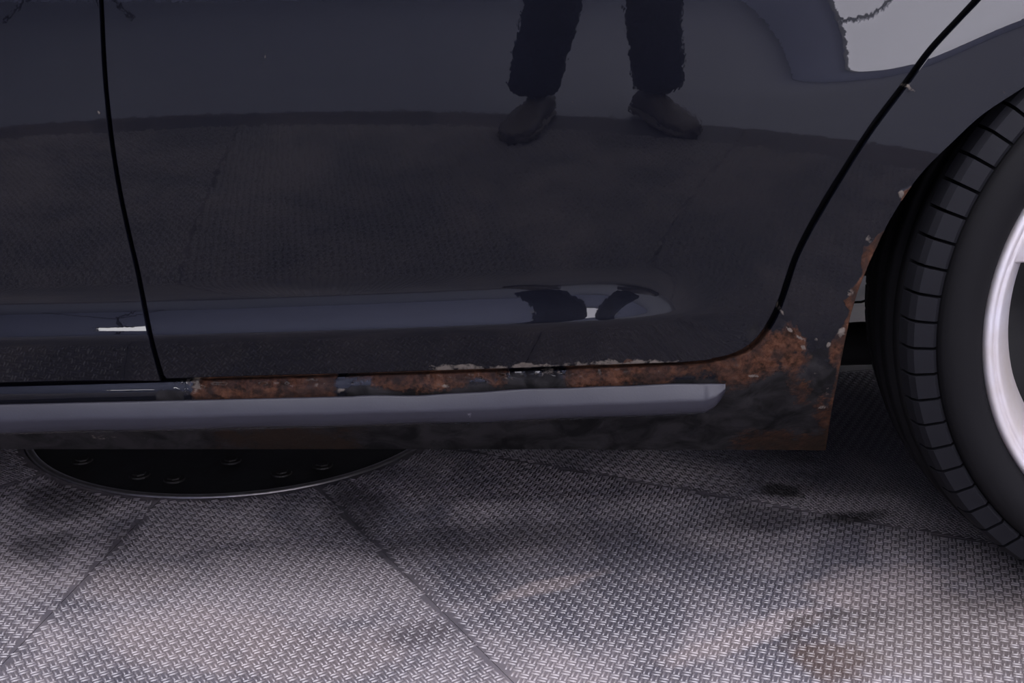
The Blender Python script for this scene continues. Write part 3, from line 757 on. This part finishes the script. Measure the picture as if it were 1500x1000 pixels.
for s in (-1, 1):
    sh = chain(B, sp_, [((PX-.02+s*.17, PY+.19, 1.27), .062), ((PX-.03+s*.24, PY+.16, 1.02), .046), ((-.0+s*.13+.02, PY+.22, .80), .036), ((.0+s*.085+.01, -CAM_D-.10, .665), .027)])
    hd = chain(B, sh, [((s*.072, -CAM_D-.085, .635), .026)])
    for k in range(4):
        chain(B, hd, [((s*.070, -CAM_D-.055, .640-.018*k), .009), ((s*.071, -CAM_D-.030, .637-.018*k), .008), ((s*.058, -CAM_D-.018, .636-.018*k), .007)])
    chain(B, hd, [((s*.055, -CAM_D-.105, .625), .010), ((s*.035, -CAM_D-.110, .612), .008)])
    fx = FL if s < 0 else FR
    chain(B, pel, [((PX+s*.10, PY-.09, .84), .085), (((PX+s*.11), PY-.01, .50), .055), ((fx[0], fx[1]-.03, .28), .05), ((fx[0], fx[1]-.04, .09), .036)])
person = skin('person', *B, M_SKIN)
tag(person, 'person in dark blue jeans and brown shoes bending with a camera, mirrored in the door', 'person')
B = ([], [], [])
pel = chain(B, None, [((PX, PY-.10, .90), .155)])
chain(B, pel, [((PX, PY-.05, 1.0), .15)])
for s in (-1, 1):
    fx = FL if s < 0 else FR
    chain(B, pel, [((PX+s*.10, PY-.09, .80), .105), (((PX+s*.12), PY-.03, .64), .088), (((PX+s*.11), PY+.0, .50), .078), ((PX+s*.118, PY-.01, .40), .076), ((fx[0]*.85+PX*.15, fx[1]-.03, .28), .074), ((fx[0], fx[1]-.035, .16), .071), ((fx[0], fx[1]-.03, .075), .076)])
skin('jeans', *B, M_JEANS, person)
B = ([], [], [])
c0 = chain(B, None, [((PX, PY-.03, 1.0), .165)])
c1 = chain(B, c0, [((PX-.01, PY+.08, 1.15), .165), ((PX-.02, PY+.18, 1.27), .15), ((PX-.03, PY+.225, 1.34), .08)])
for s in (-1, 1): chain(B, 2, [((PX-.02+s*.17, PY+.19, 1.27), .082), ((PX-.03+s*.24, PY+.16, 1.02), .064), ((s*.13+.02, PY+.22, .80), .052), ((s*.09+.012, -CAM_D-.115, .685), .04)])
skin('jacket', *B, M_JACKET, person)
B = ([], [], []); chain(B, None, [((PX-.03, PY+.31, 1.50), .085), ((PX-.03, PY+.30, 1.56), .088), ((PX-.03, PY+.31, 1.60), .06)])
skin('hair', *B, M_HAIR, person)
def shoe(fx, yaw):
    rows = []; n = 14
    L = [(-.09, .034, .062), (-.075, .040, .085), (-.04, .041, .092), (.0, .040, .088), (.05, .043, .072), (.10, .048, .058), (.145, .045, .048), (.175, .033, .040), (.190, .012, .028)]
    def build(name, zlo, scale, top):
        bm = bmesh.new(); rings = []
        for y, wd, h in L:
            ring = []
            for k in range(n):
                a = 2*math.pi*k/n; cx, sx = math.cos(a), math.sin(a)
                xx = wd*scale*math.copysign(abs(cx)**.7, cx); hh = h if top else .026
                zz = zlo + (hh-zlo)*(.5+.5*math.copysign(abs(sx)**.8, sx)); xx *= (1 if zz < .04 else 1-.35*(zz-.04)/.06)
                ring.append(bm.verts.new((xx, y*1.0, zz)))
            rings.append(ring)
        for A, B_ in zip(rings, rings[1:]):
            for k in range(n): bm.faces.new((A[k], A[(k+1) % n], B_[(k+1) % n], B_[k]))
        bm.faces.new(rings[0]); bm.faces.new(rings[-1])
        for v in bm.verts:
            x_, y_ = v.co.x, v.co.y; v.co = (fx[0]+x_*math.cos(yaw)-y_*math.sin(yaw), fx[1]+x_*math.sin(yaw)+y_*math.cos(yaw), v.co.z+.0012)
        return bm_obj(name, bm, M_SHOE if top else M_SOLE, None, True)
    up = build('shoe', .012, 1, True); so = build('sole', 0, 1.08, False)
    up.parent = person; up.location = -person.location; so.parent = up
shoe(FL, .35); shoe(FR, -.25)
e = empty('photo_camera', (0, -CAM_D-.06, .6)); tag(e, 'black handheld camera held low by the person in jeans', 'camera')
box('camera_body', (-.046, -CAM_D-.076, .567), (.046, -CAM_D-.04, .648), M_BLACK, e, .006)
bm = bmesh.new(); lathe_y(bm, [(.032, 0), (.034, .03), (.030, .034), (.022, .032), (.02, .02)], (0, -CAM_D-.042, CAM_Z), 32); bm_obj('lens', bm, M_BLACK, e, True)
